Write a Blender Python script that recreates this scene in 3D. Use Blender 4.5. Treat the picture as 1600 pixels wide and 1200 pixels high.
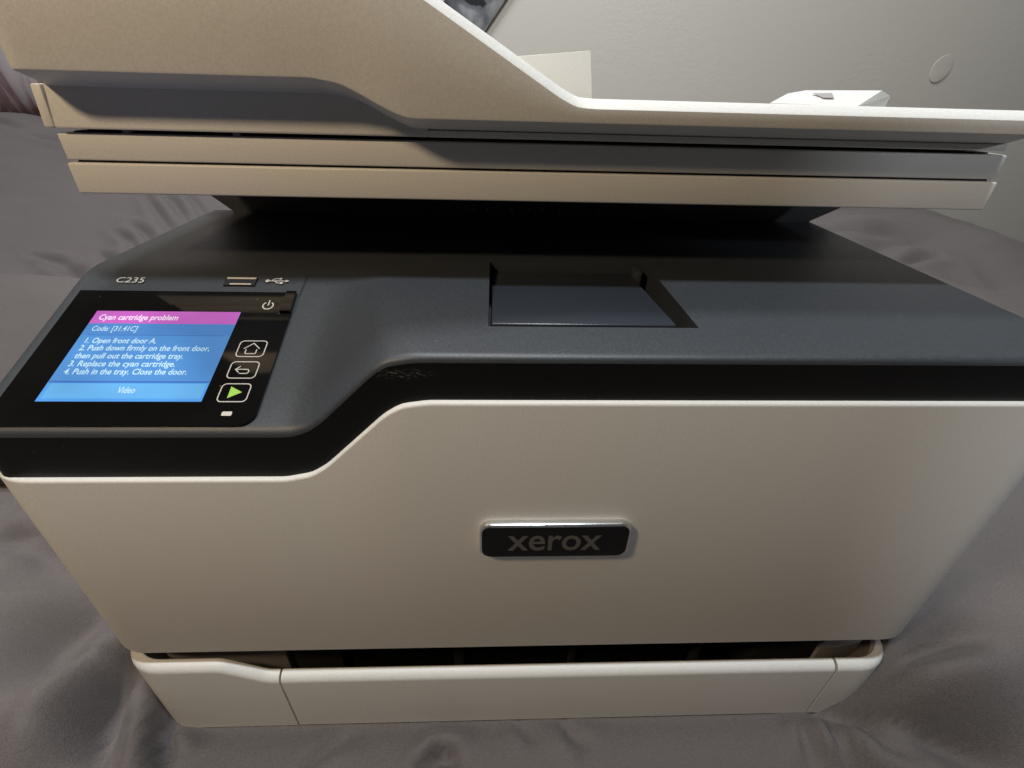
import bpy, bmesh, math, random
import numpy as np
from mathutils import Matrix, Vector

for o in list(bpy.data.objects):
    bpy.data.objects.remove(o)
S = bpy.context.scene
C = S.collection
random.seed(4)
RAD = math.radians

# ------------------------------------------------------------------ camera
FPX, PITCH, YAW, ROLL = 752.593, 0.5618, 0.0476, 0.0289
CAM = (-0.0178, -0.1416, 0.3305)
fwd = Vector((math.sin(YAW)*math.cos(PITCH), math.cos(YAW)*math.cos(PITCH), -math.sin(PITCH)))
rgt = Vector((math.cos(YAW), -math.sin(YAW), 0))
upv = rgt.cross(fwd)
r2 = math.cos(ROLL)*rgt + math.sin(ROLL)*upv
u2 = -math.sin(ROLL)*rgt + math.cos(ROLL)*upv
cd = bpy.data.cameras.new('camera')
cam = bpy.data.objects.new('camera', cd)
C.objects.link(cam)
cam.matrix_world = Matrix(((r2.x, u2.x, -fwd.x, CAM[0]), (r2.y, u2.y, -fwd.y, CAM[1]), (r2.z, u2.z, -fwd.z, CAM[2]), (0, 0, 0, 1)))
cd.sensor_fit = 'HORIZONTAL'
cd.sensor_width = 36
cd.lens = FPX/1600*36
cd.clip_start = 0.005
cd.clip_end = 50
S.camera = cam

# ------------------------------------------------------------------ world and lamps
w = bpy.data.worlds.new('World')
S.world = w
w.use_nodes = True
bg = w.node_tree.nodes['Background']
bg.inputs[0].default_value = (1.0, 0.93, 0.85, 1)
bg.inputs[1].default_value = 0.03


def lamp(name, kind, loc, target, power, color, size=0.2, **kw):
    l = bpy.data.lights.new(name, kind)
    l.energy = power
    l.color = color
    if kind == 'AREA':
        l.shape = 'DISK'
        l.size = size
    else:
        l.shadow_soft_size = size
    for k, v in kw.items():
        setattr(l, k, v)
    o = bpy.data.objects.new(name, l)
    C.objects.link(o)
    o.location = loc
    o.rotation_euler = (Vector(target)-Vector(loc)).to_track_quat('-Z', 'Y').to_euler()
    return o


# warm bedside lamp to the left of the photographer
lamp('bedside_lamp_light', 'AREA', (-0.41, -0.27, 0.71), (0.02, 0.03, 0.2), 2.4, (1.0, 0.76, 0.49), 0.08)
# cool white ceiling lamp nearly overhead
lamp('overhead_light', 'AREA', (0.05, -0.13, 2.05), (0.05, 0.2, 0.2), 28, (0.86, 0.94, 1.0), 0.14)
# added overhead fill that brightens the wall and feeder top, no known lamp
lamp('overhead_light', 'AREA', (-0.25, 0.82, 2.05), (0.0, 1.35, 0.8), 29, (0.95, 0.97, 1.0), 0.45)
# added cool spot, no known lamp; cone edge imitates the door's shadow edge
lamp('right_fill_spot', 'SPOT', (0.7, -0.9, 0.8), (0.45, 0.0, 0.30), 10, (0.92, 0.95, 1.0), 0.03,
     spot_size=RAD(27.6), spot_blend=0.10)

S.view_settings.view_transform = 'Standard'
S.view_settings.look = 'None'
S.view_settings.gamma = 1
S.view_settings.exposure = 0
S.view_settings.use_curve_mapping = False
S.render.engine = 'CYCLES'


# ------------------------------------------------------------------ materials
def mat(name, color, rough=0.5, metal=0.0, spec=0.5, bump=None, var=None, emit=None, sheen=0, coat=0):
    m = bpy.data.materials.new(name)
    m.use_nodes = True
    nt = m.node_tree
    b = nt.nodes['Principled BSDF']
    b.inputs['Base Color'].default_value = (*color, 1)
    b.inputs['Roughness'].default_value = rough
    b.inputs['Metallic'].default_value = metal
    b.inputs['Specular IOR Level'].default_value = spec
    if sheen:
        b.inputs['Sheen Weight'].default_value = sheen
        b.inputs['Sheen Roughness'].default_value = 0.4
    if coat:
        b.inputs['Coat Weight'].default_value = coat
    tc = nt.nodes.new('ShaderNodeTexCoord')
    if var:                                     # (scale, amount, detail) mottled colour and gloss
        n = nt.nodes.new('ShaderNodeTexNoise')
        n.inputs['Scale'].default_value = var[0]
        n.inputs['Detail'].default_value = 6
        nt.links.new(tc.outputs['Object'], n.inputs['Vector'])
        r = nt.nodes.new('ShaderNodeMapRange')
        r.inputs['From Min'].default_value = 0.3
        r.inputs['From Max'].default_value = 0.7
        r.inputs['To Min'].default_value = 1-var[1]
        r.inputs['To Max'].default_value = 1+var[1]
        nt.links.new(n.outputs['Fac'], r.inputs['Value'])
        mx = nt.nodes.new('ShaderNodeVectorMath')
        mx.operation = 'SCALE'
        mx.inputs[0].default_value = color
        nt.links.new(r.outputs[0], mx.inputs['Scale'])
        nt.links.new(mx.outputs[0], b.inputs['Base Color'])
        r3 = nt.nodes.new('ShaderNodeMath')
        r3.operation = 'MULTIPLY'
        r3.inputs[1].default_value = rough
        nt.links.new(r.outputs[0], r3.inputs[0])
        nt.links.new(r3.outputs[0], b.inputs['Roughness'])
    if bump:                                    # list of (scale, strength, distance)
        prev = None
        for sc, st, di in bump:
            n = nt.nodes.new('ShaderNodeTexNoise')
            n.inputs['Scale'].default_value = sc
            n.inputs['Detail'].default_value = 3
            nt.links.new(tc.outputs['Object'], n.inputs['Vector'])
            bp = nt.nodes.new('ShaderNodeBump')
            bp.inputs['Strength'].default_value = st
            bp.inputs['Distance'].default_value = di
            nt.links.new(n.outputs['Fac'], bp.inputs['Height'])
            if prev:
                nt.links.new(prev.outputs[0], bp.inputs['Normal'])
            prev = bp
        nt.links.new(prev.outputs[0], b.inputs['Normal'])
    if emit:
        b.inputs['Emission Color'].default_value = (*emit[0], 1)
        b.inputs['Emission Strength'].default_value = emit[1]
    return m


GRAIN = [(2600, 0.10, 0.0004)]
M_WHITE = mat('white_plastic', (0.67, 0.665, 0.64), 0.48, bump=GRAIN, var=(1250, 0.07, 0))
M_DARK = mat('charcoal_plastic', (0.034, 0.0385, 0.045), 0.48, bump=[(2600, 0.14, 0.0004)], var=(1250, 0.13, 0))
M_FLAP = mat('flap_plastic', (0.026, 0.031, 0.040), 0.3, bump=[(2600, 0.1, 0.0004)])
M_BLACK = mat('black_plastic', (0.008, 0.008, 0.009), 0.5)
M_GLASS = mat('panel_glass', (0.004, 0.004, 0.004), 0.06, var=(40, 0.25, 0))
M_INK = mat('white_ink', (0.50, 0.48, 0.44), 0.5)
M_GREEN = mat('green_ink', (0.30, 0.58, 0.08), 0.5)
M_METAL = mat('usb_metal', (0.60, 0.50, 0.40), 0.4, metal=0.3)
M_CHROME = mat('chrome_rim', (0.8, 0.8, 0.8), 0.25, metal=1.0)
M_BADGE = mat('badge_black', (0.004, 0.004, 0.0045), 0.45, spec=0.25)
M_LETTER = mat('badge_letter_grey', (0.11, 0.10, 0.09), 0.4)
M_TRAYGREY = mat('grey_plastic', (0.33, 0.32, 0.31), 0.5, bump=GRAIN)
M_RIB = mat('rib_plastic', (0.018, 0.017, 0.016), 0.5)
M_SLOT = mat('slot_black', (0.0025, 0.0024, 0.0023), 0.6, spec=0.2)
M_CABLE = mat('cable_rubber', (0.012, 0.012, 0.012), 0.4)


def emat(name, col, st=1.0):
    """lit display pixels with the uneven backlight of a small panel"""
    m = mat(name, (0.01, 0.01, 0.012), 0.12, emit=(col, st))
    nt = m.node_tree
    tc = nt.nodes.new('ShaderNodeTexCoord')
    n = nt.nodes.new('ShaderNodeTexNoise')
    n.inputs['Scale'].default_value = 32
    n.inputs['Detail'].default_value = 1
    nt.links.new(tc.outputs['Object'], n.inputs['Vector'])
    r = nt.nodes.new('ShaderNodeMapRange')
    r.inputs['From Min'].default_value = 0.3
    r.inputs['From Max'].default_value = 0.7
    r.inputs['To Min'].default_value = 0.78*st
    r.inputs['To Max'].default_value = 1.15*st
    nt.links.new(n.outputs['Fac'], r.inputs['Value'])
    nt.links.new(r.outputs[0], nt.nodes['Principled BSDF'].inputs['Emission Strength'])
    return m


M_SBLUE = emat('screen_blue', (0.085, 0.285, 0.66))
M_SCODE = emat('screen_blue_dull', (0.078, 0.25, 0.60))
M_SHEAD = emat('screen_magenta', (0.60, 0.13, 0.56))
M_SBTN = emat('screen_button_blue', (0.14, 0.45, 0.84))
M_SEDGE = emat('screen_button_edge', (0.09, 0.36, 0.85))
M_SLINE = emat('screen_rule', (0.05, 0.17, 0.50))
M_STXT = emat('screen_text_white', (0.55, 0.80, 0.92), 1.0)
M_STXT2 = emat('screen_text_pink', (1.0, 0.80, 1.0), 0.95)


def dark_scuffed():
    """charcoal plastic with pale scuff marks rubbed along the band's upper edge"""
    m = mat('black_band_plastic', (0.0025, 0.0026, 0.003), 0.45, spec=0.3, bump=[(2600, 0.1, 0.0004)], var=(90, 0.08, 0))
    nt = m.node_tree
    b = nt.nodes['Principled BSDF']
    src = b.inputs['Base Color'].links[0].from_socket
    tc = nt.nodes.new('ShaderNodeTexCoord')
    mp = nt.nodes.new('ShaderNodeMapping')
    mp.inputs['Scale'].default_value = (520, 520, 1500)
    nt.links.new(tc.outputs['Object'], mp.inputs['Vector'])
    n = nt.nodes.new('ShaderNodeTexNoise')
    n.inputs['Scale'].default_value = 1
    n.inputs['Detail'].default_value = 5
    nt.links.new(mp.outputs[0], n.inputs['Vector'])
    # patch mask: an ellipse round the scuff
    sub = nt.nodes.new('ShaderNodeMapping')
    sub.vector_type = 'TEXTURE'
    sub.inputs['Location'].default_value = (-0.049, 0.0015, 0.2440)
    sub.inputs['Scale'].default_value = (0.014, 0.02, 0.0026)
    nt.links.new(tc.outputs['Object'], sub.inputs['Vector'])
    ln = nt.nodes.new('ShaderNodeVectorMath')
    ln.operation = 'LENGTH'
    nt.links.new(sub.outputs[0], ln.inputs[0])
    mr = nt.nodes.new('ShaderNodeMapRange')
    mr.inputs['From Min'].default_value = 1.0
    mr.inputs['From Max'].default_value = 0.2
    nt.links.new(ln.outputs['Value'], mr.inputs['Value'])
    mr2 = nt.nodes.new('ShaderNodeMapRange')
    mr2.inputs['From Min'].default_value = 0.52
    mr2.inputs['From Max'].default_value = 0.68
    nt.links.new(n.outputs['Fac'], mr2.inputs['Value'])
    mu = nt.nodes.new('ShaderNodeMath')
    mu.operation = 'MULTIPLY'
    nt.links.new(mr.outputs[0], mu.inputs[0])
    nt.links.new(mr2.outputs[0], mu.inputs[1])
    mix = nt.nodes.new('ShaderNodeMix')
    mix.data_type = 'RGBA'
    nt.links.new(mu.outputs[0], mix.inputs['Factor'])
    nt.links.new(src, mix.inputs['A'])
    mix.inputs['B'].default_value = (0.16, 0.15, 0.135, 1)
    nt.links.new(mix.outputs['Result'], b.inputs['Base Color'])
    return m


M_BANDS = dark_scuffed()


def add_dust(m, scale, keep, amount):
    """sparse pale lint specks"""
    nt = m.node_tree
    b = nt.nodes['Principled BSDF']
    tc = nt.nodes.new('ShaderNodeTexCoord')
    v = nt.nodes.new('ShaderNodeTexVoronoi')
    v.inputs['Scale'].default_value = scale
    nt.links.new(tc.outputs['Object'], v.inputs['Vector'])
    sp = nt.nodes.new('ShaderNodeSeparateColor')
    nt.links.new(v.outputs['Color'], sp.inputs[0])
    gt = nt.nodes.new('ShaderNodeMath')
    gt.operation = 'GREATER_THAN'
    gt.inputs[1].default_value = keep
    nt.links.new(sp.outputs[0], gt.inputs[0])
    lt = nt.nodes.new('ShaderNodeMapRange')
    lt.inputs['From Min'].default_value = 0.16
    lt.inputs['From Max'].default_value = 0.06
    lt.inputs['To Max'].default_value = amount
    nt.links.new(v.outputs['Distance'], lt.inputs['Value'])
    mu = nt.nodes.new('ShaderNodeMath')
    mu.operation = 'MULTIPLY'
    nt.links.new(gt.outputs[0], mu.inputs[0])
    nt.links.new(lt.outputs[0], mu.inputs[1])
    mix = nt.nodes.new('ShaderNodeMix')
    mix.data_type = 'RGBA'
    nt.links.new(mu.outputs[0], mix.inputs['Factor'])
    nt.links.new(b.inputs['Base Color'].links[0].from_socket, mix.inputs['A'])
    mix.inputs['B'].default_value = (0.5, 0.5, 0.5, 1)
    nt.links.new(mix.outputs['Result'], b.inputs['Base Color'])


add_dust(M_DARK, 420, 0.985, 0.22)
add_dust(M_GLASS, 420, 0.98, 0.2)
add_dust(M_BANDS, 420, 0.985, 0.12)

# ------------------------------------------------------------------ mesh helpers
WLOC = {}


def link(name, me, material, parent=None, smooth=True, angle=32):
    o = bpy.data.objects.new(name, me)
    C.objects.link(o)
    if material and not me.materials:
        me.materials.append(material)
    if smooth:
        me.polygons.foreach_set('use_smooth', [True]*len(me.polygons))
        me.set_sharp_from_angle(angle=RAD(angle))
    if parent:
        o.parent = parent
        o.location = -WLOC.get(parent.name, Vector((0, 0, 0)))
    WLOC[o.name] = Vector((0, 0, 0))
    return o


def mesh(name, verts, faces, material, parent=None, smooth=True, angle=32):
    me = bpy.data.meshes.new(name)
    me.from_pydata([tuple(v) for v in verts], [], faces)
    bm = bmesh.new()
    bm.from_mesh(me)
    bmesh.ops.recalc_face_normals(bm, faces=bm.faces)
    bm.to_mesh(me)
    bm.free()
    return link(name, me, material, parent, smooth, angle)


def box(name, x0, x1, y0, y1, z0, z1, material, parent=None, bev=0.0, seg=2):
    bm = bmesh.new()
    bmesh.ops.create_cube(bm, size=1)
    for v in bm.verts:
        v.co = Vector(((x0+x1)/2+v.co.x*(x1-x0), (y0+y1)/2+v.co.y*(y1-y0), (z0+z1)/2+v.co.z*(z1-z0)))
    if bev:
        bmesh.ops.bevel(bm, geom=list(bm.edges), offset=bev, segments=seg, affect='EDGES', profile=0.5)
    me = bpy.data.meshes.new(name)
    bm.to_mesh(me)
    bm.free()
    return link(name, me, material, parent)


def prism(name, pts, axis, a0, a1, material, parent=None, bev=0.0, seg=2):
    """extrude a 2D outline; axis 'y': pts are (x,z); axis 'z': pts are (x,y); axis 'x': pts are (y,z)"""
    f = {'y': lambda p, a: (p[0], a, p[1]), 'z': lambda p, a: (p[0], p[1], a), 'x': lambda p, a: (a, p[0], p[1])}[axis]
    bm = bmesh.new()
    lo = [bm.verts.new(f(p, a0)) for p in pts]
    hi = [bm.verts.new(f(p, a1)) for p in pts]
    n = len(pts)
    bm.faces.new(lo)
    bm.faces.new(hi[::-1])
    for i in range(n):
        bm.faces.new((lo[i], hi[i], hi[(i+1) % n], lo[(i+1) % n]))
    bmesh.ops.recalc_face_normals(bm, faces=bm.faces)
    if bev:
        bmesh.ops.bevel(bm, geom=[e for e in bm.edges if len(e.link_faces) == 2 and e.calc_face_angle() > 0.6], offset=bev, segments=seg, affect='EDGES', profile=0.5)
    me = bpy.data.meshes.new(name)
    bm.to_mesh(me)
    bm.free()
    return link(name, me, material, parent)


def loft(name, path, sec, material, parent=None, closed=True, caps=True, angle=32):
    """path: (x,y,nx,ny) plan points with outward normals; sec(i) -> [(inset, z)]"""
    V, F, m = [], [], None
    for i, (x, y, nx, ny) in enumerate(path):
        s = sec(i)
        m = len(s)
        V += [(x-nx*d, y-ny*d, z) for d, z in s]
    for i in range(len(path)-1):
        for j in range(m if closed else m-1):
            a, b = i*m+j, i*m+(j+1) % m
            F.append((a, b, b+m, a+m))
    if caps and closed:
        F.append(tuple(range(m)))
        F.append(tuple((len(path)-1)*m+j for j in range(m))[::-1])
    return mesh(name, V, F, material, parent, angle=angle)


def plan(hw, r, yb, step=0.004, x0=None, x1=None):
    """plan path round the front of the printer: left side, rounded corner, front, corner, right side"""
    P = []
    if x0 is None:
        for y in np.linspace(yb, r, 6)[:-1]:
            P.append((-hw, y, -1, 0))
        for a in np.linspace(0, math.pi/2, 10)[:-1]:
            P.append((-hw+r-r*math.cos(a), r-r*math.sin(a), -math.cos(a), -math.sin(a)))
        xa = -hw+r
    else:
        xa = x0
    xb = hw-r if x1 is None else x1
    for x in np.linspace(xa, xb, max(2, int((xb-xa)/step)+1)):
        P.append((x, 0, 0, -1))
    if x1 is None:
        for a in np.linspace(math.pi/2, 0, 10)[1:]:
            P.append((hw-r+r*math.cos(a), r-r*math.sin(a), math.cos(a), -math.sin(a)))
        for y in np.linspace(r, yb, 6)[1:]:
            P.append((hw, y, 1, 0))
    return P


def fillet(r, z, up, n=5):
    """section points (inset,z) of a rounded edge ending the face at inset 0; up: edge at the top"""
    out = []
    for k in range(n+1):
        a = k/n*math.pi/2
        d, dz = r*(1-math.cos(a)), r*math.sin(a)
        out.append((d, z-r+dz) if up else (d, z+r-dz))
    return out


def curve1(xs, ys, sm=0.004):
    """piecewise linear curve, smoothed"""
    g = np.linspace(-0.3, 0.3, 2401)
    v = np.interp(g, xs, ys)
    k = int(sm/0.00025) | 1
    ker = np.hanning(k+2)
    ker /= ker.sum()
    vp = np.pad(v, len(ker)//2, mode='edge')
    v = np.convolve(vp, ker, mode='valid')
    return lambda x: float(np.interp(x, g, v))


# ================================================================== SETTING: wall
WALL_Y = 1.35


def wall_material():
    m = bpy.data.materials.new('painted_textured_wall')
    m.use_nodes = True
    nt = m.node_tree
    b = nt.nodes['Principled BSDF']
    b.inputs['Base Color'].default_value = (0.68, 0.635, 0.56, 1)
    b.inputs['Roughness'].default_value = 0.55
    tc = nt.nodes.new('ShaderNodeTexCoord')
    n = nt.nodes.new('ShaderNodeTexNoise')
    n.inputs['Scale'].default_value = 95
    n.inputs['Detail'].default_value = 5
    n.inputs['Distortion'].default_value = 0.8
    nt.links.new(tc.outputs['Object'], n.inputs['Vector'])
    n2 = nt.nodes.new('ShaderNodeTexNoise')
    n2.inputs['Scale'].default_value = 5
    n2.inputs['Detail'].default_value = 2
    nt.links.new(tc.outputs['Object'], n2.inputs['Vector'])
    mr = nt.nodes.new('ShaderNodeMapRange')
    mr.inputs['From Min'].default_value = 0.42
    mr.inputs['From Max'].default_value = 0.62
    nt.links.new(n.outputs['Fac'], mr.inputs['Value'])
    mr2 = nt.nodes.new('ShaderNodeMapRange')
    mr2.inputs['From Min'].default_value = 0.35
    mr2.inputs['From Max'].default_value = 0.65
    mr2.inputs['To Min'].default_value = 0.1
    nt.links.new(n2.outputs['Fac'], mr2.inputs['Value'])
    mu = nt.nodes.new('ShaderNodeMath')
    mu.operation = 'MULTIPLY'
    nt.links.new(mr.outputs[0], mu.inputs[0])
    nt.links.new(mr2.outputs[0], mu.inputs[1])
    bp = nt.nodes.new('ShaderNodeBump')
    bp.inputs['Strength'].default_value = 0.09
    bp.inputs['Distance'].default_value = 0.002
    nt.links.new(mu.outputs[0], bp.inputs['Height'])
    nt.links.new(bp.outputs[0], b.inputs['Normal'])
    return m


M_WALL = wall_material()
wall = mesh('wall', [(-3, WALL_Y, -0.8), (3.2, WALL_Y, -0.8), (3.2, WALL_Y, 2.4), (-3, WALL_Y, 2.4),
                     (-3, WALL_Y+0.1, -0.8), (3.2, WALL_Y+0.1, -0.8), (3.2, WALL_Y+0.1, 2.4), (-3, WALL_Y+0.1, 2.4)],
            [(0, 1, 2, 3), (7, 6, 5, 4), (0, 4, 5, 1), (1, 5, 6, 2), (2, 6, 7, 3), (3, 7, 4, 0)], M_WALL)
wall['kind'] = 'structure'
# round filler patch on the wall, slightly proud, its edge lifted at the bottom
pv, pf = [], []
for k in range(40):
    a = k/40*2*math.pi
    for rr, dy in ((0.027, 0.0), (0.0265, 0.0006+0.0010*max(0, -math.sin(a))), (0.024, 0.0008+0.0012*max(0, -math.sin(a))), (0.0, 0.0007)):
        ca_, sa_ = math.cos(a), math.sin(a)
        pv.append((1.17+rr*ca_, WALL_Y-dy-0.0004, 0.385+rr*sa_*1.15+0.2*rr*ca_))
for k in range(40):
    for j in range(3):
        a, b = k*4+j, ((k+1) % 40)*4+j
        pf.append((a, b, b+1, a+1))
patch = mesh('filler_patch', pv, pf, M_WALL, wall)


# ================================================================== THE BED SHEET
def vnoise(x, y, sc, seed):
    x = x*sc+seed*17.3
    y = y*sc+seed*9.1
    xi, yi = np.floor(x).astype(int), np.floor(y).astype(int)
    fx, fy = x-xi, y-yi
    fx = fx*fx*fx*(fx*(fx*6-15)+10)
    fy = fy*fy*fy*(fy*(fy*6-15)+10)

    def h(a, b):
        n = (a*374761393+b*668265263+seed*974711) & 0x7fffffff
        n = ((n ^ (n >> 13))*1274126177) & 0x7fffffff
        n = n ^ (n >> 16)
        return (n & 0xffff)/65535.0-0.5
    return (h(xi, yi)*(1-fx)+h(xi+1, yi)*fx)*(1-fy)+(h(xi, yi+1)*(1-fx)+h(xi+1, yi+1)*fx)*fy


def sstep(a, b, v):
    t = np.clip((v-a)/(b-a), 0, 1)
    return t*t*(3-2*t)


# folds: (points, depth, width): valley with a soft ridge on its left hand side
FOLDS = []


def fold(pts, depth, width):
    FOLDS.append((np.array(pts, float), depth, width))


fold([(0.1817, -0.0), (0.1808, -0.0171), (0.187, -0.0355)], 0.0076, 0.004)
fold([(0.1822, -0.0023), (0.1998, -0.0143), (0.2225, -0.0253), (0.2721, -0.0385)], 0.0171, 0.0096)
fold([(0.1881, -0.0099), (0.2023, -0.0278), (0.2176, -0.0399)], 0.0076, 0.0056)
fold([(0.2005, -0.0048), (0.2219, 0.0011), (0.2529, 0.0086), (0.2814, 0.0111)], 0.0114, 0.0096)
fold([(0.1722, -0.0006), (0.1675, -0.0167), (0.1673, -0.0318)], 0.0057, 0.0032)
fold([(-0.2062, -0.0012), (-0.2039, -0.0119), (-0.1946, -0.0298)], 0.0152, 0.0048)
fold([(-0.2385, 0.0223), (-0.2396, 0.0073), (-0.2375, -0.0102), (-0.2289, -0.0298)], 0.0228, 0.0096)
fold([(-0.2676, 0.0482), (-0.2777, 0.0272), (-0.27, 0.0005)], 0.0114, 0.016)
fold([(-0.351, 0.0876), (-0.3387, 0.0919), (-0.3274, 0.0979)], 0.008, 0.008)
fold([(-0.3443, 0.079), (-0.3242, 0.0812), (-0.3027, 0.0711)], 0.006, 0.01)
fold([(-0.7434, 0.6318), (-0.7052, 0.6243), (-0.6392, 0.586)], 0.0065, 0.008)
fold([(-0.7035, 0.603), (-0.6674, 0.5929), (-0.6328, 0.5829)], 0.0065, 0.008)
fold([(-0.6593, 0.6569), (-0.6369, 0.6407), (-0.6118, 0.6176)], 0.0065, 0.008)
fold([(-0.6695, 0.7232), (-0.631, 0.6981), (-0.5822, 0.6427)], 0.0065, 0.008)
fold([(-0.6602, 0.7537), (-0.6243, 0.7304), (-0.5873, 0.6784)], 0.0065, 0.008)
fold([(-0.6836, 0.8502), (-0.6133, 0.7747), (-0.5655, 0.7298)], 0.0065, 0.008)
fold([(-0.6887, 0.8954), (-0.6354, 0.853), (-0.5632, 0.7659)], 0.0065, 0.008)
fold([(-0.655, 0.9194), (-0.6111, 0.8787), (-0.5461, 0.7959)], 0.0065, 0.008)
fold([(-0.751, 0.8946), (-0.7072, 0.8737), (-0.6652, 0.8703)], 0.0065, 0.008)
fold([(-1.0814, 1.0461), (-1.0246, 1.0205), (-0.9813, 1.0025)], 0.0065, 0.008)

fold([(-0.9711, 0.9946), (-0.9157, 0.9987), (-0.8392, 0.972)], 0.0065, 0.008)
fold([(0.0228, 0.0022), (0.0299, -0.014), (0.0396, -0.0227)], 0.0057, 0.004)
fold([(-0.0051, 0.0016), (0.002, -0.0092), (0.0087, -0.0191)], 0.0038, 0.0032)
fold([(-0.0558, -0.0282), (-0.0458, -0.023), (-0.0346, -0.0291)], 0.0114, 0.0048)
fold([(-0.1187, -0.027), (-0.1083, -0.0159), (-0.0966, -0.0066)], 0.0038, 0.0048)
fold([(0.7099, 0.8934), (0.7746, 0.873), (0.8592, 0.8699)], 0.012, 0.02)
fold([(0.7779, 0.7445), (0.8337, 0.769), (0.8853, 0.7782)], 0.012, 0.015)
fold([(0.6948, 0.7901), (0.8021, 0.8224), (0.9524, 0.8743)], 0.01, 0.03)
fold([(0.8285, 0.6821), (0.8705, 0.6491), (0.934, 0.6664)], 0.008, 0.03)


def axis_grid(lo, hi, dlo, dhi, step, grow):
    g = list(np.arange(dlo, dhi, step))
    s = step
    v = dlo
    left = []
    while v > lo:
        s = min(s*grow, 0.02)
        v -= s
        left.append(v)
    s = step
    v = g[-1]
    right = []
    while v < hi:
        s = min(s*grow, 0.02)
        v += s
        right.append(v)
    return np.array(left[::-1]+g+right)


def sheet_height(X, Y):
    dx = np.maximum(np.abs(X)-0.20, 0)
    dy = np.maximum(np.maximum(0.004-Y, Y-0.39), 0)
    d = np.sqrt(dx*dx+dy*dy)
    front = sstep(0.0, -0.05, Y)
    rise = 0.055*(1-0.6*front)*(1-np.exp(-np.maximum(d-0.004, 0)/0.085))
    Z = -0.0008+rise+0.050*sstep(0.178, 0.225, X)*np.exp(-((Y-0.02)/0.06)**2)
    left = sstep(0.28, 1.15, -X)*sstep(0.15, 1.1, Y)
    Z += 0.14*left
    # ridge of bunched sheet to the left of the printer
    rx = np.clip((X+0.9)/0.6, 0, 1)
    cy = 0.47-0.10*rx
    Z += 0.07*np.exp(-((Y-cy)/np.where(Y < cy, 0.16, 0.055))**2)*sstep(-0.24, -0.42, X)
    # pillow under the sheet at the far left
    Z += 0.055*np.exp(-((X+1.02)/0.42)**2-((Y-1.10)/0.16)**2)
    # bunched mound right behind the printer
    Z += 0.045*np.exp(-((X-0.78)/0.16)**2-((Y-0.98)/0.16)**2)+0.02*np.exp(-((X-1.0)/0.07)**2-((Y-0.85)/0.2)**2)
    # soft uneven lie of the cloth
    warpx = X+0.05*vnoise(X, Y, 5, 3)
    warpy = Y+0.05*vnoise(X, Y, 5, 4)
    amp = sstep(0.0, 0.12, d)
    Z += amp*(0.045*vnoise(warpx, warpy, 3.4, 1)+0.007*vnoise(warpx*1.4, warpy, 9, 2))
    Z += (0.25+0.75*amp)*(0.0026*vnoise(warpx, warpy*1.7, 20, 5)+0.0005*vnoise(X, Y, 60, 6))
    for P, dep, wid in FOLDS:
        best = np.full(X.shape, 1e9)
        sgn = np.zeros(X.shape)
        par = np.zeros(X.shape)
        L = np.sqrt(((P[1:]-P[:-1])**2).sum(1))
        cum = np.concatenate([[0], np.cumsum(L)])
        for k in range(len(P)-1):
            a, b = P[k], P[k+1]
            t = np.clip(((X-a[0])*(b[0]-a[0])+(Y-a[1])*(b[1]-a[1]))/(L[k]**2), 0, 1)
            ex, ey = X-(a[0]+t*(b[0]-a[0])), Y-(a[1]+t*(b[1]-a[1]))
            dd = np.sqrt(ex*ex+ey*ey)
            m = dd < best
            cr = np.sign((b[0]-a[0])*ey-(b[1]-a[1])*ex)
            best = np.where(m, dd, best)
            sgn = np.where(m, cr, sgn)
            par = np.where(m, (cum[k]+t*L[k])/cum[-1], par)
        s = best*sgn
        tap = np.sin(np.clip(par, 0.0, 1.0)*math.pi*0.88+0.12*math.pi)**0.8
        wv = wid*(0.7+0.6*par)
        a = np.sqrt(s*s+(0.35*wv)**2)
        Z += 2.0*dep*tap*(-np.exp(-a/(0.8*wv))+0.42*np.exp(-((np.abs(s)-2.0*wv)/(1.5*wv))**2))
    # the mattress ends at the right and at the head
    Z -= 0.55*sstep(1.10, 1.36, X)**1.3
    Z -= 0.20*sstep(1.22, 1.36, Y)
    wf = np.exp(-(np.minimum(Y-0.001, 0)/0.010)**2)*sstep(0.205, 0.19, np.abs(X+0.012))*(Y < 0.02)
    Z = Z*(1-wf)+0.0012*wf
    inside = (np.abs(X) < 0.19) & (Y > 0.012) & (Y < 0.38)
    Z = np.where(inside, np.minimum(Z, -0.004), Z)
    return Z


gx = axis_grid(-2.4, 1.42, -0.62, 0.55, 0.0034, 1.006)
gy = axis_grid(-0.5, 1.33, -0.10, 0.50, 0.0030, 1.006)
X, Y = np.meshgrid(gx, gy)
Z = sheet_height(X, Y)
nx, ny = len(gx), len(gy)
me = bpy.data.meshes.new('bed_sheet')
idx = np.arange(nx*ny).reshape(ny, nx)
faces = np.stack([idx[:-1, :-1], idx[:-1, 1:], idx[1:, 1:], idx[1:, :-1]], -1).reshape(-1, 4)
me.from_pydata(np.stack([X, Y, Z], -1).reshape(-1, 3).tolist(), [], faces.tolist())
M_SHEET = mat('grey_microfibre', (0.103, 0.089, 0.086), 0.85, bump=[(1300, 0.5, 0.0006), (140, 0.06, 0.002)], var=(1000, 0.22, 0), sheen=0.1)
sheet = link('bed_sheet', me, M_SHEET, smooth=True, angle=180)
sheet['label'] = 'wrinkled dark grey bed sheet under the printer'
sheet['category'] = 'bed sheet'

# ================================================================== THE PRINTER
root = bpy.data.objects.new('printer', None)
C.objects.link(root)
root.empty_display_size = 0.05
root.location = (0, 0.2, 0)
WLOC[root.name] = Vector((0, 0.2, 0))
root['label'] = 'white and charcoal multifunction printer with lit touch screen standing on the bed'
root['category'] = 'printer'

HW, RC, YB = 0.220, 0.024, 0.392

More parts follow.
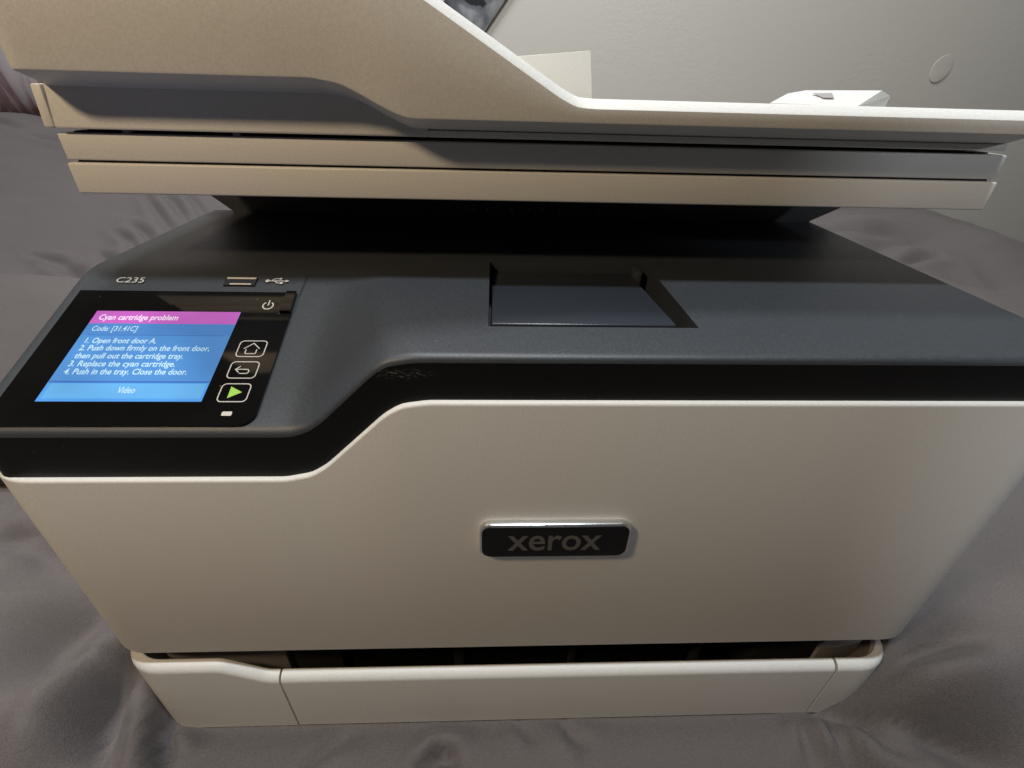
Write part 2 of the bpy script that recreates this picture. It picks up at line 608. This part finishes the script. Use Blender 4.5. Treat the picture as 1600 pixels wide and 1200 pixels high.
# ---- lower body: paper tray, base panels left and right of it, slot behind the lip
lipz = curve1([-0.3, -0.1615, -0.139, 0.3], [0.0665, 0.0665, 0.0548, 0.0548], 0.010)


def lip_sec(x, z0=0.0012, back=0.016):
    zt = lipz(x)
    return [(back, z0), (0.0008, z0), (0, z0+0.0008)]+fillet(0.0050, zt, True, 8)+[(0.0056, zt-0.0003), (0.0060, zt-0.035), (back, zt-0.035)]


def lip_path(x0, x1, left=False, right=False):
    P = plan(HW-0.0025, RC, 0.12, 0.002, None if left else x0, None if right else x1)
    return [(a, b-0.003, c_, d_) for a, b, c_, d_ in P]


p = lip_path(0, -0.1331, left=True)
loft('base_panel', p, lambda i: lip_sec(p[i][0]), M_WHITE, root)
p2 = lip_path(-0.1320, 0.1774)
loft('paper_tray', p2, lambda i: lip_sec(p2[i][0], 0.0016), M_WHITE, root)
p3 = lip_path(0.1790, 0, right=True)
loft('base_panel', p3, lambda i: lip_sec(p3[i][0]), M_WHITE, root)
# slot above the tray: dark cavity with light grey cheeks at both ends
box('tray_cavity', -0.21, 0.21, 0.030, 0.034, 0.002, 0.085, M_SLOT, root)
prism('slot_cheek', [(-0.2, 0.012), (-0.1345, 0.012), (-0.1345, 0.029), (-0.2, 0.029)], 'z', 0.03, 0.074, M_TRAYGREY, root, 0.001)
prism('slot_cheek', [(0.1785, 0.012), (0.205, 0.014), (0.205, 0.029), (0.1785, 0.029)], 'z', 0.03, 0.074, M_TRAYGREY, root, 0.001)
for xa, xb, zt in ((-0.131, -0.104, 0.071), (-0.04, -0.034, 0.070), (0.028, 0.032, 0.070), (0.104, 0.107, 0.071), (0.140, 0.176, 0.069)):
    box('slot_rib', xa, xb, 0.0125, 0.029, 0.012, zt-0.010, M_RIB, root, 0.0006)
box('paper_guide_rail', -0.100, 0.10, 0.016, 0.020, 0.012, 0.050, M_SLOT, root, 0.0008)

# ---- front door
door_top = curve1([-0.3, -0.0985, -0.0880, -0.0815, -0.0568, -0.0505, -0.041, 0.3],
                  [0.1966, 0.1966, 0.1990, 0.2034, 0.2276, 0.2316, 0.2331, 0.2331], 0.007)
pd = plan(HW, RC, 0.045, 0.002)


def door_sec(i):
    x = pd[i][0]
    zt = door_top(x)
    return [(0.02, 0.0762), (0.0012, 0.0762)]+fillet(0.0012, 0.0762, False, 4)[::-1][1:]+fillet(0.0014, zt, True, 6)+[(0.006, zt), (0.02, zt)]


door = loft('front_door', pd, door_sec, M_WHITE, root)

# badge: black rounded plate in a chrome rim, grey lettering
BX, BZ = 0.00935, 0.1633


def rrect(w_, h_, r_, n=6, cx=0.0, cz=0.0):
    P = []
    for (sx, sz, a0) in ((1, 1, 0), (-1, 1, 90), (-1, -1, 180), (1, -1, 270)):
        for k in range(n+1):
            a = RAD(a0+90*k/n)
            P.append((cx+sx*(w_/2-r_)+r_*math.cos(a), cz+sz*(h_/2-r_)+r_*math.sin(a)))
    return P


prism('badge_rim', rrect(0.0650, 0.0206, 0.0050, cx=BX, cz=BZ), 'y', 0.0005, -0.0030, M_CHROME, door, 0.0006)
prism('badge', rrect(0.0632, 0.0188, 0.0044, cx=BX, cz=BZ-0.0001), 'y', 0.0002, -0.0036, M_BADGE, door, 0.0005)

FONT_CACHE = {}


def text_mesh(body, offset=0.0):
    cu = bpy.data.curves.new('t', 'FONT')
    cu.body = body
    cu.offset = offset
    cu.resolution_u = 3
    o = bpy.data.objects.new('t', cu)
    C.objects.link(o)
    dg = bpy.context.evaluated_depsgraph_get()
    me_ = bpy.data.meshes.new_from_object(o.evaluated_get(dg))
    bpy.data.objects.remove(o)
    return me_


hm = text_mesh('H')
CAPH = max(v.co.y for v in hm.vertices)-min(v.co.y for v in hm.vertices)
xm = text_mesh('x')
XH = max(v.co.y for v in xm.vertices)-min(v.co.y for v in xm.vertices)


def lettering(name, body, mapf, width, height, material, parent, offset=0.0, ref='cap', thick=0.0):
    me_ = text_mesh(body, offset)
    xs = [v.co.x for v in me_.vertices]
    x0, x1 = min(xs), max(xs)
    ky = height/(CAPH if ref == 'cap' else XH)
    for v in me_.vertices:
        v.co = Vector(mapf((v.co.x-x0)/(x1-x0)*width, v.co.y*ky))
    me_.materials.clear()
    me_.name = name
    return link(name, me_, material, parent, smooth=False)


lettering('badge_lettering', 'xerox', lambda a, b: (BX-0.0205+a, -0.0038, BZ-0.0047+b), 0.0405, 0.0088, M_LETTER, door, 0.012, 'x')

# ---- side and rear shell behind the door
ps = [q for q in plan(HW, RC, 0.0, 0.05)]
prism('body_shell', [(-0.2085, 0.046), (-0.2085, YB), (0.2085, YB), (0.2085, 0.046), (0.20, 0.036), (-0.20, 0.036)], 'z', 0.004, 0.2000, M_WHITE, root, 0.001)

# ---- charcoal top cover: flat deck, sloping console at the left, front band
DECK = 0.2510
A = 0.384
CA = 1/math.sqrt(1+A*A)
SA = A*CA
P0 = 0.2187
XL, XR, RT = -0.2105, 0.2092, 0.020
Y1 = 0.204
Bx = np.array([-0.3, -0.0955, -0.0915, -0.0857, -0.0802, -0.0591, -0.0544, -0.0457, -0.042, 0.3])
Bv = np.array([0, 0, 0.012, 0.085, 0.213, 0.85, 0.947, 0.995, 1, 1])
gB = np.linspace(-0.3, 0.3, 2401)
vB = np.interp(gB, Bx, Bv)
kB = np.hanning(35)
kB /= kB.sum()
vB = np.convolve(np.pad(vB, 17, mode='edge'), kB, mode='valid')


def cover_h(x, y):
    t = min(max(y/0.084, 0), 1.1)
    xe = -0.0955+(x+0.0955)/(1-0.42*t)
    B = np.interp(xe, gB, vB)
    pz = P0+A*y
    k = 0.0035                                  # soft minimum with the deck
    h = max(k-abs(pz-DECK), 0)/k
    pz = min(pz, DECK)-h*h*k*0.25
    return pz*(1-B)+DECK*B


def yo(x, xl=XL, xr=XR, r=RT):
    rl = min(r, 0.008)
    if x < xl+rl:
        d = min(xl+rl-x, rl)
        return rl-math.sqrt(max(rl*rl-d*d, 0))
    d = min(max(x-(xr-r), 0), r)
    return r-math.sqrt(max(r*r-d*d, 0))


def drop(d, r):
    if d >= r:
        return 0
    return r-math.sqrt(max(r*r-(r-d)**2, 0))


RX0, RX1, RY0, RY1 = -0.0195, 0.0622, 0.0238, 0.1015
edge = [0, 0.0002, 0.0006, 0.0012, 0.002, 0.003, 0.0045, 0.007]
xs = [XL+e for e in edge]+list(np.arange(XL+0.010, -0.102, 0.004))+list(np.arange(-0.102, -0.038, 0.0016))+[-0.034, -0.029, -0.024, RX0]
xs += list(np.linspace(RX0, RX1, 12))[1:]+list(np.arange(RX1+0.006, XR-0.028, 0.006))+list(np.linspace(XR-0.026, XR-0.009, 9))+[XR-e for e in edge[::-1]]
xs = sorted(set(round(v, 6) for v in xs))
ys = edge+list(np.arange(0.010, RY0, 0.003))+[RY0]+list(np.linspace(RY0, RY1, 26))[1:]+list(np.linspace(RY1, Y1, 14))[1:]
ys = sorted(set(round(v, 6) for v in ys))
V, F = [], []
nxs, nys = len(xs), len(ys)
for x in xs:
    f0 = yo(x)
    for g in ys:
        y = f0+g*(Y1-f0)/Y1
        z = cover_h(x, y)-drop(y-f0, 0.0026)-drop(min(x-XL, XR-x), 0.0035)
        V.append((x, y+0.0020, z))
for i in range(nxs-1):
    for j in range(nys-1):
        if RX0-1e-5 <= xs[i] and xs[i+1] <= RX1+1e-5 and RY0-1e-5 <= ys[j] and ys[j+1] <= RY1+1e-5:
            continue
        a = i*nys+j
        F.append((a, a+1, a+nys+1, a+nys))
# band: skirt along the front and down both sides
bandV, bandF = [], []
for i, x in enumerate(xs):
    v = V[i*nys]
    bandV += [v, (x, yo(x)+0.0020, v[2]-0.0006), (x, yo(x)+0.0021, door_top(x)-0.004)]
for i in range(nxs-1):
    for j in (0, 1):
        bandF.append((3*i+j, 3*i+3+j, 3*i+4+j, 3*i+1+j))
for i in (0, nxs-1):
    b0 = len(V)
    for j in range(nys):
        v = V[i*nys+j]
        V.append((v[0], v[1], 0.19))
    for j in range(nys-1):
        F.append((i*nys+j, i*nys+j+1, b0+j+1, b0+j))
cover = mesh('top_cover', V, F, M_DARK, root, angle=28)
mesh('front_band', bandV, bandF, M_BANDS, root, angle=60)
# recess for the paper stop
def quadbox(name, faces_pts, material, parent):
    V_, F_ = [], []
    for q in faces_pts:
        b_ = len(V_)
        V_ += q
        F_.append(tuple(range(b_, b_+len(q))))
    return mesh(name, V_, F_, material, parent, smooth=False)


zf, e_ = 0.236, 0.0020
quadbox('recess_wall', [
    [(RX0, RY0+e_, DECK), (RX0, RY1+e_, DECK), (RX0, RY1+e_, zf), (RX0, RY0+e_, zf)],
    [(RX1, RY0+e_, DECK), (RX1, RY1+e_, DECK), (RX1, RY1+e_, zf), (RX1, RY0+e_, zf)],
    [(RX0, RY0+e_, DECK), (RX1, RY0+e_, DECK), (RX1, RY0+e_, zf), (RX0, RY0+e_, zf)],
    [(RX0, RY1+e_, DECK), (RX1, RY1+e_, DECK), (RX1, RY1+e_, zf), (RX0, RY1+e_, zf)],
    [(RX0, RY0+e_, zf), (RX1, RY0+e_, zf), (RX1, RY1+e_, zf), (RX0, RY1+e_, zf)]], M_DARK, cover)
prism('paper_stop', [(0.0284, 0.2510), (0.1024, 0.2458), (0.1024, 0.2438), (0.0284, 0.2487)], 'x', RX0+0.0012, 0.0545, M_FLAP, root, 0.0008, 3)
# rounded boss where the flap is hinged
prism('hinge_boss', [(0.0545, 0.0925), (0.0575, 0.0925), (0.0585, 0.0935), (0.0585, 0.1015), (0.0545, 0.1015)], 'z', 0.236, 0.2500, M_DARK, cover, 0.0006)


# ---- control panel: glass with screen, keys, printed marks
def pan(u, s, h=0.0):
    """point on the sloping console: u across, s up the slope, h above it (millimetres in, metres out)"""
    u, s, h = u/1000, s/1000, h/1000
    return (u, s*CA-h*SA+0.0, P0+s*SA+h*CA)


GLASS_H = 0.5


def panel_plate(name, pts, h0, h1, material, parent):
    n = len(pts)
    V_ = [pan(u, s, h0) for u, s in pts]+[pan(u, s, h1) for u, s in pts]
    F_ = [tuple(range(n, 2*n)), tuple(range(n))[::-1]]+[(i, (i+1) % n, n+(i+1) % n, n+i) for i in range(n)]
    return mesh(name, V_, F_, material, parent, smooth=False)


def arc(cx, cy, r, a0, a1, n=8):
    return [(cx+r*math.cos(RAD(a0+(a1-a0)*k/n)), cy+r*math.sin(RAD(a0+(a1-a0)*k/n))) for k in range(n+1)]


gl = [(-203, 75.3), (-203, 6)]+arc(-201.0, 6, 2.0, 180, 270, 4)+arc(-112.4, 10.0, 6.0, 270, 360)+[(-106.8, 62.0), (-111.9, 62.0), (-111.9, 75.3)]
glass = panel_plate('control_panel', gl, -1.5, GLASS_H, M_GLASS, root)
# power key
panel_plate('power_key', [(-111.6, 75.2), (-107.4, 75.2), (-106.9, 62.4), (-111.6, 62.4)], -1.0, 1.6, M_GLASS, glass)
# lit screen
H = GLASS_H+0.03


def rect(name, u0, u1, s0, s1, h, material):
    return panel_plate(name, [(u0, s0), (u0, s1), (u1, s1), (u1, s0)], h-0.02, h, material, glass)


rect('screen', -189.4, -128.4, 14.5, 62.3, H, M_SBLUE)
rect('screen_header', -189.4, -128.5, 54.9, 62.3, H+0.05, M_SHEAD)
rect('screen_code_bar', -189.4, -128.5, 48.3, 54.9, H+0.04, M_SCODE)
rect('screen_rule', -186.6, -131.6, 48.0, 48.35, H+0.07, M_SLINE)
rect('screen_rule', -189.0, -128.6, 23.3, 24.2, H+0.04, M_SLINE)
rect('screen_button_edge', -189.2, -128.5, 14.7, 23.3, H+0.05, M_SEDGE)
rect('screen_button', -187.9, -129.5, 15.9, 22.9, H+0.08, M_SBTN)


def ptext(body, u0, u1, s, cap, material, h=H+0.14, off=0.006):
    lettering('screen_text', body, lambda a, b: pan(u0+a*1000, s+b*1000, h), (u1-u0)/1000, cap/1000, material, glass, off)


ptext('Cyan cartridge problem', -186.6, -153.6, 57.0, 3.0, M_STXT2, off=0.022)
ptext('Code: [31.41C]', -186.4, -168.0, 50.5, 2.8, M_STXT, off=0.006)
ptext('1. Open front door A.', -185.7, -157.2, 43.7, 2.8, M_STXT, off=0.016)
ptext('2. Push down firmly on the front door,', -186.1, -134.2, 39.7, 2.8, M_STXT, off=0.016)
ptext('then pull out the cartridge tray.', -185.9, -143.3, 35.5, 2.8, M_STXT, off=0.016)
ptext('3. Replace the cyan cartridge.', -186.0, -144.8, 31.4, 2.8, M_STXT, off=0.016)
ptext('4. Push in the tray. Close the door.', -185.9, -138.8, 27.4, 2.8, M_STXT, off=0.016)
ptext('Video', -161.5, -154.9, 18.4, 2.8, M_STXT, off=0.016)


def stroke(name, pts, wd, material, parent, closed=False, h=GLASS_H+0.06, pf=pan):
    """flat printed line of width wd along pts (millimetres on the console)"""
    n = len(pts)
    P = [Vector(q) for q in pts]
    V_, F_ = [], []
    for i in range(n):
        a = P[i-1] if (i > 0 or closed) else None
        b = P[(i+1) % n] if (i < n-1 or closed) else None
        d1 = (P[i]-a).normalized() if a is not None else None
        d2 = (b-P[i]).normalized() if b is not None else None
        if d1 is None:
            d1 = d2
        if d2 is None:
            d2 = d1
        t = (d1+d2).normalized()
        nrm = Vector((-t.y, t.x))
        k = wd/2/max(0.45, nrm.dot(Vector((-d1.y, d1.x))))
        V_.append(pf(*(P[i]+nrm*k), h))
        V_.append(pf(*(P[i]-nrm*k), h))
    for i in range(n if closed else n-1):
        j = (i+1) % n
        F_.append((2*i, 2*i+1, 2*j+1, 2*j))
    return mesh(name, V_, F_, material, parent, smooth=False)


def key_outline(s0, s1):
    stroke('key_outline', rrect(11.0, s1-s0, 1.7, 5, -117.5, (s0+s1)/2), 0.42, M_INK, glass, True)


key_outline(36.95, 45.5)
key_outline(25.85, 34.2)
key_outline(14.55, 23.05)
# home mark
stroke('home_mark', [(-120.7, 41.2), (-117.4, 44.2), (-114.3, 41.2)], 0.40, M_INK, glass)
stroke('home_mark', [(-119.6, 40.9), (-119.6, 38.9), (-119.2, 38.5), (-115.7, 38.5), (-115.3, 38.9), (-115.3, 40.9)], 0.40, M_INK, glass)
# back mark
stroke('back_mark', [(-119.0, 31.9), (-120.6, 30.3), (-119.0, 28.7)], 0.42, M_INK, glass)
stroke('back_mark', [(-120.3, 30.3)]+[(-116.2, 30.3)]+arc(-116.2, 29.25, 1.05, 80, -90, 7)+[(-118.6, 28.2)], 0.42, M_INK, glass)
panel_plate('start_mark', [(-119.5, 21.7), (-114.6, 19.0), (-119.4, 16.2)], GLASS_H, GLASS_H+0.06, M_GREEN, glass)
panel_plate('indicator_light', rrect(3.8, 1.9, 0.5, 3, -117.2, 9.1), GLASS_H, GLASS_H+0.08, M_INK, glass)
# power mark
stroke('power_mark', arc(-117.9, 66.6, 2.2, 125, 415, 18), 0.55, M_INK, glass)
stroke('power_mark', [(-117.9, 69.9), (-117.9, 66.7)], 0.55, M_INK, glass)
# model number, usb port and usb mark on the strip behind the glass
lettering('model_lettering', 'C235', lambda a, b: pan(-190.9+a*1000, 81.2+b*1000, 0.12), 0.0124, 0.0034, M_INK, cover, 0.0)
box_pts = [(-142.3, 80.2), (-142.3, 85.6), (-128.1, 85.6), (-128.1, 80.2)]
usb = panel_plate('usb_port', box_pts, -3.0, 0.10, M_BLACK, cover)
panel_plate('usb_shell', [(-141.6, 84.3), (-141.9, 85.4), (-128.4, 85.4), (-128.6, 84.3)], 0.0, 0.25, M_METAL, cover)
panel_plate('usb_shell', [(-139.3, 80.5), (-139.5, 81.3), (-129.9, 81.3), (-129.7, 80.5)], 0.0, 0.25, M_METAL, cover)
uh = dict(material=M_INK, parent=cover, h=0.12)
stroke('usb_mark', [(-122.9, 83.4), (-114.3, 83.4)], 0.5, **uh)
stroke('usb_mark', [(-121.2, 83.4), (-119.6, 84.9), (-117.6, 84.9)], 0.45, **uh)
stroke('usb_mark', [(-119.8, 83.4), (-118.2, 82.0), (-116.6, 82.0)], 0.45, **uh)
panel_plate('usb_mark', arc(-122.9, 83.4, 0.95, 0, 330, 11), 0.0, 0.12, M_INK, cover)
panel_plate('usb_mark', [(-114.6, 84.2), (-112.9, 83.4), (-114.6, 82.6)], 0.0, 0.13, M_INK, cover)
panel_plate('usb_mark', arc(-117.2, 84.9, 0.65, 0, 330, 9), 0.0, 0.13, M_INK, cover)
panel_plate('usb_mark', [(-116.8, 81.4), (-115.6, 81.4), (-115.6, 82.6), (-116.8, 82.6)], 0.0, 0.13, M_INK, cover)
# seam round the console module
stroke('console_seam', [(-106.2, 88.0), (-105.8, 84.0), (-106.2, 74.0)], 0.3, M_BLACK, cover, h=0.06)

# ---- rear tower that carries the scanner
prism('rear_tower', [(-0.1925, 0.19), (-0.1925, 0.2515), (-0.206, 0.2625), (-0.206, 0.2835), (0.2245, 0.2835), (0.2245, 0.2610), (0.2055, 0.2515), (0.2055, 0.19)], 'y', 0.2, 0.385, M_DARK, root, 0.001)

for x in (-0.034, -0.0315, -0.022, -0.005, 0.006, 0.016, 0.027, 0.035, 0.055):
    box('glint_speck', x-0.0005, x+0.0005, 0.1985, 0.2005, 0.2555, 0.2566, M_INK, root)  # tiny pale boxes imitate glints in the dark under the scanner

# ---- scanner bed: two lips with a groove between
SX0, SX1 = -0.1982, 0.2128
box('scanner_bed', SX0, SX1, 0.0864, 0.384, 0.2843, 0.2966, M_WHITE, root, 0.0008, 3)
box('scanner_groove', SX0+0.003, SX1-0.003, 0.0895, 0.38, 0.2960, 0.2985, M_BLACK, root)
box('scanner_frame', SX0+0.0004, SX1-0.0012, 0.0872, 0.384, 0.2976, 0.3077, M_WHITE, root, 0.0007, 3)
box('platen_surround', SX0+0.004, SX1-0.006, 0.0925, 0.38, 0.3070, 0.3082, M_BLACK, root)

# ---- lid and document feeder
lid = prism('scanner_lid', [(0.0850, 0.3096), (0.0848, 0.3106), (0.0880, 0.3262), (0.0880, 0.3290), (0.38, 0.3290), (0.38, 0.3096)], 'x', -0.1953, -0.0450, M_WHITE, root, 0.0005)
box('lid_plate', -0.0452, 0.2070, 0.0850, 0.38, 0.3096, 0.3122, M_WHITE, lid, 0.0004)
prism('lid_end_strip', [(0.0854, 0.3096), (0.0852, 0.3106), (0.0868, 0.3250), (0.38, 0.3250), (0.38, 0.3096)], 'x', -0.1998, -0.1958, M_WHITE, lid, 0.0006)
box('lid_bumper', -0.1725, -0.1695, 0.0892, 0.093, 0.3070, 0.3100, M_TRAYGREY, lid, 0.0004)
box('lid_bumper', -0.1275, -0.1245, 0.0892, 0.093, 0.3070, 0.3100, M_TRAYGREY, lid, 0.0004)
box('lid_pad', -0.19, 0.175, 0.095, 0.37, 0.3082, 0.3097, M_BLACK, lid)

ftop = curve1([-0.3, -0.075, -0.0413, 0.0075, 0.0142, 0.021, 0.3], [0.3712, 0.3712, 0.3532, 0.3256, 0.3227, 0.3223, 0.3223], 0.007)
fbot = curve1([-0.3, -0.0850, -0.0749, -0.0683, -0.0616, -0.0547, -0.0500, 0.3], [0.3293, 0.3293, 0.3277, 0.3248, 0.3213, 0.3182, 0.3169, 0.3167], 0.006)
FX0, FX1, FY = -0.1945, 0.2080, 0.0700
fe = [0, 0.0003, 0.001, 0.002, 0.0035, 0.0055, 0.008, 0.011, 0.0145]
fxs = [FX0+e for e in fe]+list(np.arange(FX0+0.02, FX1-0.016, 0.0022))+[FX1-e for e in fe[::-1]]


def fy0(x):
    return FY+yo(x, FX0, FX1, 0.009)


V, F = [], []
for x in fxs:
    y0 = fy0(x)
    zb, zt = fbot(x), ftop(x)
    # chamfer is measured square to the slope of the top edge
    sl = (ftop(x+0.001)-ftop(x-0.001))/0.002
    k = math.sqrt(1+sl*sl)
    endd = max(0.0, 0.010-min(x-FX0, FX1-x))       # underside tucks in towards the ends
    yu = max(0.0905, y0+0.006)
    zu = zb-0.0058
    col = [(0.37, zt-0.005), (y0+0.014, zt-0.005), (y0+0.0080, zt+0.0028*k), (y0+0.0055, zt+0.0030*k), (y0+0.0044, zt+0.0027*k), (y0+0.0005, zt+0.0003*k), (y0, zt-0.0003),
           (y0, zb+0.0012), (y0+0.0003, zb+0.0004), (y0+0.0010, zb), (yu, zu), (yu+0.004, zu-0.0006), (0.37, zu-0.0006)]
    V += [(x, a, b) for a, b in col]
m = 13
for i in range(len(fxs)-1):
    for j in range(m):
        a, b = i*m+j, i*m+(j+1) % m
        F.append((a, b, b+m, a+m))
F.append(tuple(range(m)))
F.append(tuple((len(fxs)-1)*m+j for j in range(m))[::-1])
feeder = mesh('document_feeder', V, F, M_WHITE, root, angle=30)
# upright white guide plate and the flip-up paper stop on the output tray
prism('paper_guide', [(-0.012, 0.318), (0.0432, 0.318), (0.0390, 0.3466), (-0.012, 0.3420)], 'y', 0.2, 0.2016, M_WHITE, feeder, 0.0003)
ZT = 0.3170
stopv = [(0.113, 0.118, ZT), (0.1535, 0.114, ZT), (0.1815, 0.136, ZT), (0.150, 0.165, ZT), (0.126, 0.150, ZT),
         (0.1140, 0.120, 0.3246), (0.1535, 0.115, 0.3242), (0.1705, 0.126, 0.3309), (0.1835, 0.137, 0.3286), (0.1265, 0.130, 0.3285), (0.152, 0.160, 0.3300)]
stp = mesh('tray_stop', stopv, [(0, 1, 6, 5), (5, 6, 7, 9), (1, 2, 8, 6), (6, 8, 7), (9, 7, 10), (7, 8, 10), (2, 3, 10, 8), (3, 4, 9, 10), (4, 0, 5, 9), (0, 4, 3, 2, 1)], M_WHITE, feeder, smooth=False)
# grey recess mark on the sloping face of the stop, on its own plane
a0, b0, c0 = Vector(stopv[5]), Vector(stopv[6]), Vector(stopv[7])
d0 = Vector(stopv[9])


def onstop(u, v):
    lo = a0.lerp(b0, u)
    hi = d0.lerp(c0, u)
    nrm = (b0-a0).cross(d0-a0).normalized()
    return lo.lerp(hi, v)+Vector((0, -0.0007, 0.0007))


mesh('tray_stop_mark', [onstop(0.50, 0.40), onstop(0.62, 0.40), onstop(0.50, 0.80), onstop(0.28, 0.80)], [(0, 1, 2, 3)], M_TRAYGREY, feeder, smooth=False)


# ================================================================== things round the printer
def tube(name, pts, r, material, n=10, sub=8):
    P = [Vector(q) for q in pts]
    path = []
    for i in range(len(P)-1):
        p0, p1, p2, p3 = P[max(i-1, 0)], P[i], P[i+1], P[min(i+2, len(P)-1)]
        for k in range(sub):
            t = k/sub
            path.append(0.5*((2*p1)+(p2-p0)*t+(2*p0-5*p1+4*p2-p3)*t*t+(3*p1-p0-3*p2+p3)*t**3))
    path.append(P[-1])
    V_, F_ = [], []
    for i, q in enumerate(path):
        t = (path[min(i+1, len(path)-1)]-path[max(i-1, 0)]).normalized()
        a = t.cross(Vector((0, 0, 1))).normalized()
        b = t.cross(a)
        for k in range(n):
            an = k/n*2*math.pi
            V_.append(q+a*r*math.cos(an)+b*r*math.sin(an))
    for i in range(len(path)-1):
        for k in range(n):
            F_.append((i*n+k, i*n+(k+1) % n, (i+1)*n+(k+1) % n, (i+1)*n+k))
    F_.append(tuple(range(n)))
    F_.append(tuple((len(path)-1)*n+k for k in range(n))[::-1])
    return mesh(name, V_, F_, material)


cab = [(-0.66, 0.26), (-0.52, 0.19), (-0.40, 0.138), (-0.358, 0.140), (-0.343, 0.155), (-0.33, 0.21), (-0.30, 0.30), (-0.26, 0.38), (-0.225, 0.41)]
cabz = sheet_height(np.array([q[0] for q in cab]), np.array([q[1] for q in cab]))
cable = tube('power_cable', [(a, b, float(z)+0.0055) for (a, b), z in zip(cab, cabz)], 0.0045, M_CABLE)
cable['label'] = 'black power cable lying on the sheet left of the printer'
cable['category'] = 'cable'


def cushion_material():
    m = mat('pink_streaked_cotton', (0.5, 0.4, 0.4), 0.8, bump=[(300, 0.2, 0.001)], sheen=0.2)
    nt = m.node_tree
    b = nt.nodes['Principled BSDF']
    tc = nt.nodes.new('ShaderNodeTexCoord')
    mp = nt.nodes.new('ShaderNodeMapping')
    mp.inputs['Rotation'].default_value = (0, RAD(-28), 0)
    mp.inputs['Scale'].default_value = (13, 5, 4)
    nt.links.new(tc.outputs['Object'], mp.inputs['Vector'])
    n = nt.nodes.new('ShaderNodeTexNoise')
    n.inputs['Scale'].default_value = 0.8
    n.inputs['Detail'].default_value = 7
    n.inputs['Distortion'].default_value = 0.6
    nt.links.new(mp.outputs[0], n.inputs['Vector'])
    cr = nt.nodes.new('ShaderNodeValToRGB')
    e = cr.color_ramp.elements
    e[0].position, e[0].color = 0.30, (0.72, 0.68, 0.67, 1)
    e[1].position, e[1].color = 0.72, (0.55, 0.43, 0.44, 1)
    for p_, c_ in ((0.46, (0.62, 0.52, 0.52, 1)), (0.52, (0.30, 0.16, 0.17, 1)), (0.56, (0.58, 0.46, 0.47, 1))):
        x = e.new(p_)
        x.color = c_
    nt.links.new(n.outputs['Fac'], cr.inputs['Fac'])
    nt.links.new(cr.outputs[0], b.inputs['Base Color'])
    return m


# cushion leaning against the wall at the far left
V, F = [], []
nu, nv = 28, 20
for side in (1, -1):
    for i in range(nu+1):
        for j in range(nv+1):
            u, v = i/nu*2-1, j/nv*2-1
            t = (max(0, 1-u**4)*max(0, 1-v**4))**0.5
            x, z = u*0.30*(1-0.05*(1-v*v)*0), v*0.20
            V.append((-0.935+x, 1.235-side*0.055*t+0.10*(v+1)*0.12, 0.425+z+0.008*u))
    b_ = (0 if side == 1 else (nu+1)*(nv+1))
    for i in range(nu):
        for j in range(nv):
            a = b_+i*(nv+1)+j
            F.append((a, a+1, a+nv+2, a+nv+1))
cushion = mesh('cushion', V, F, cushion_material(), angle=60)
cushion['label'] = 'pale cushion with pink and burgundy streaks at the far left behind the printer'
cushion['category'] = 'cushion'


def cloth_material():
    m = mat('grey_printed_cloth', (0.2, 0.2, 0.22), 0.8)
    nt = m.node_tree
    b = nt.nodes['Principled BSDF']
    tc = nt.nodes.new('ShaderNodeTexCoord')
    v = nt.nodes.new('ShaderNodeTexNoise')
    v.inputs['Scale'].default_value = 17
    v.inputs['Detail'].default_value = 5
    v.inputs['Distortion'].default_value = 0.3
    nt.links.new(tc.outputs['Object'], v.inputs['Vector'])
    cr = nt.nodes.new('ShaderNodeValToRGB')
    e = cr.color_ramp.elements
    e[0].position, e[0].color = 0.40, (0.006, 0.006, 0.008, 1)
    e[1].position, e[1].color = 0.66, (0.33, 0.32, 0.32, 1)
    for p_, c_ in ((0.43, (0.10, 0.105, 0.115, 1)), (0.52, (0.15, 0.155, 0.17, 1)), (0.57, (0.24, 0.24, 0.245, 1))):
        x = e.new(p_)
        x.color = c_
    nt.links.new(v.outputs['Fac'], cr.inputs['Fac'])
    nt.links.new(cr.outputs[0], b.inputs['Base Color'])
    return m


# printed cloth strip pinned askew to the wall
M_CLOTH = cloth_material()
dirv, perp = Vector((0.627, 0, 0.779)), Vector((-0.779, 0, 0.627))
c0 = Vector((0.0106, WALL_Y-0.006, 0.4963))
V, F = [], []
nl, nw = 24, 10
for k in range(2):
    for i in range(nl+1):
        for j in range(nw+1):
            q = c0+dirv*(-0.16+0.5*i/nl)+perp*(0.112*j/nw)
            q.y += -0.004*math.sin(j/nw*math.pi*2.2)*(0.5+i/nl)+0.0015*k-0.003
            V.append(q)
n1 = (nl+1)*(nw+1)
for k in range(2):
    for i in range(nl):
        for j in range(nw):
            a = k*n1+i*(nw+1)+j
            F.append((a, a+1, a+nw+2, a+nw+1))
ring = [i*(nw+1) for i in range(nl+1)]+[nl*(nw+1)+j for j in range(1, nw+1)]+[i*(nw+1)+nw for i in range(nl-1, -1, -1)]+[j for j in range(nw-1, 0, -1)]
for i in range(len(ring)):
    a, b = ring[i], ring[(i+1) % len(ring)]
    F.append((a, b, b+n1, a+n1))
hang = mesh('wall_hanging', V, F, M_CLOTH, angle=50)
hang['label'] = 'grey and black printed cloth strip hung askew on the wall'
hang['category'] = 'wall hanging'
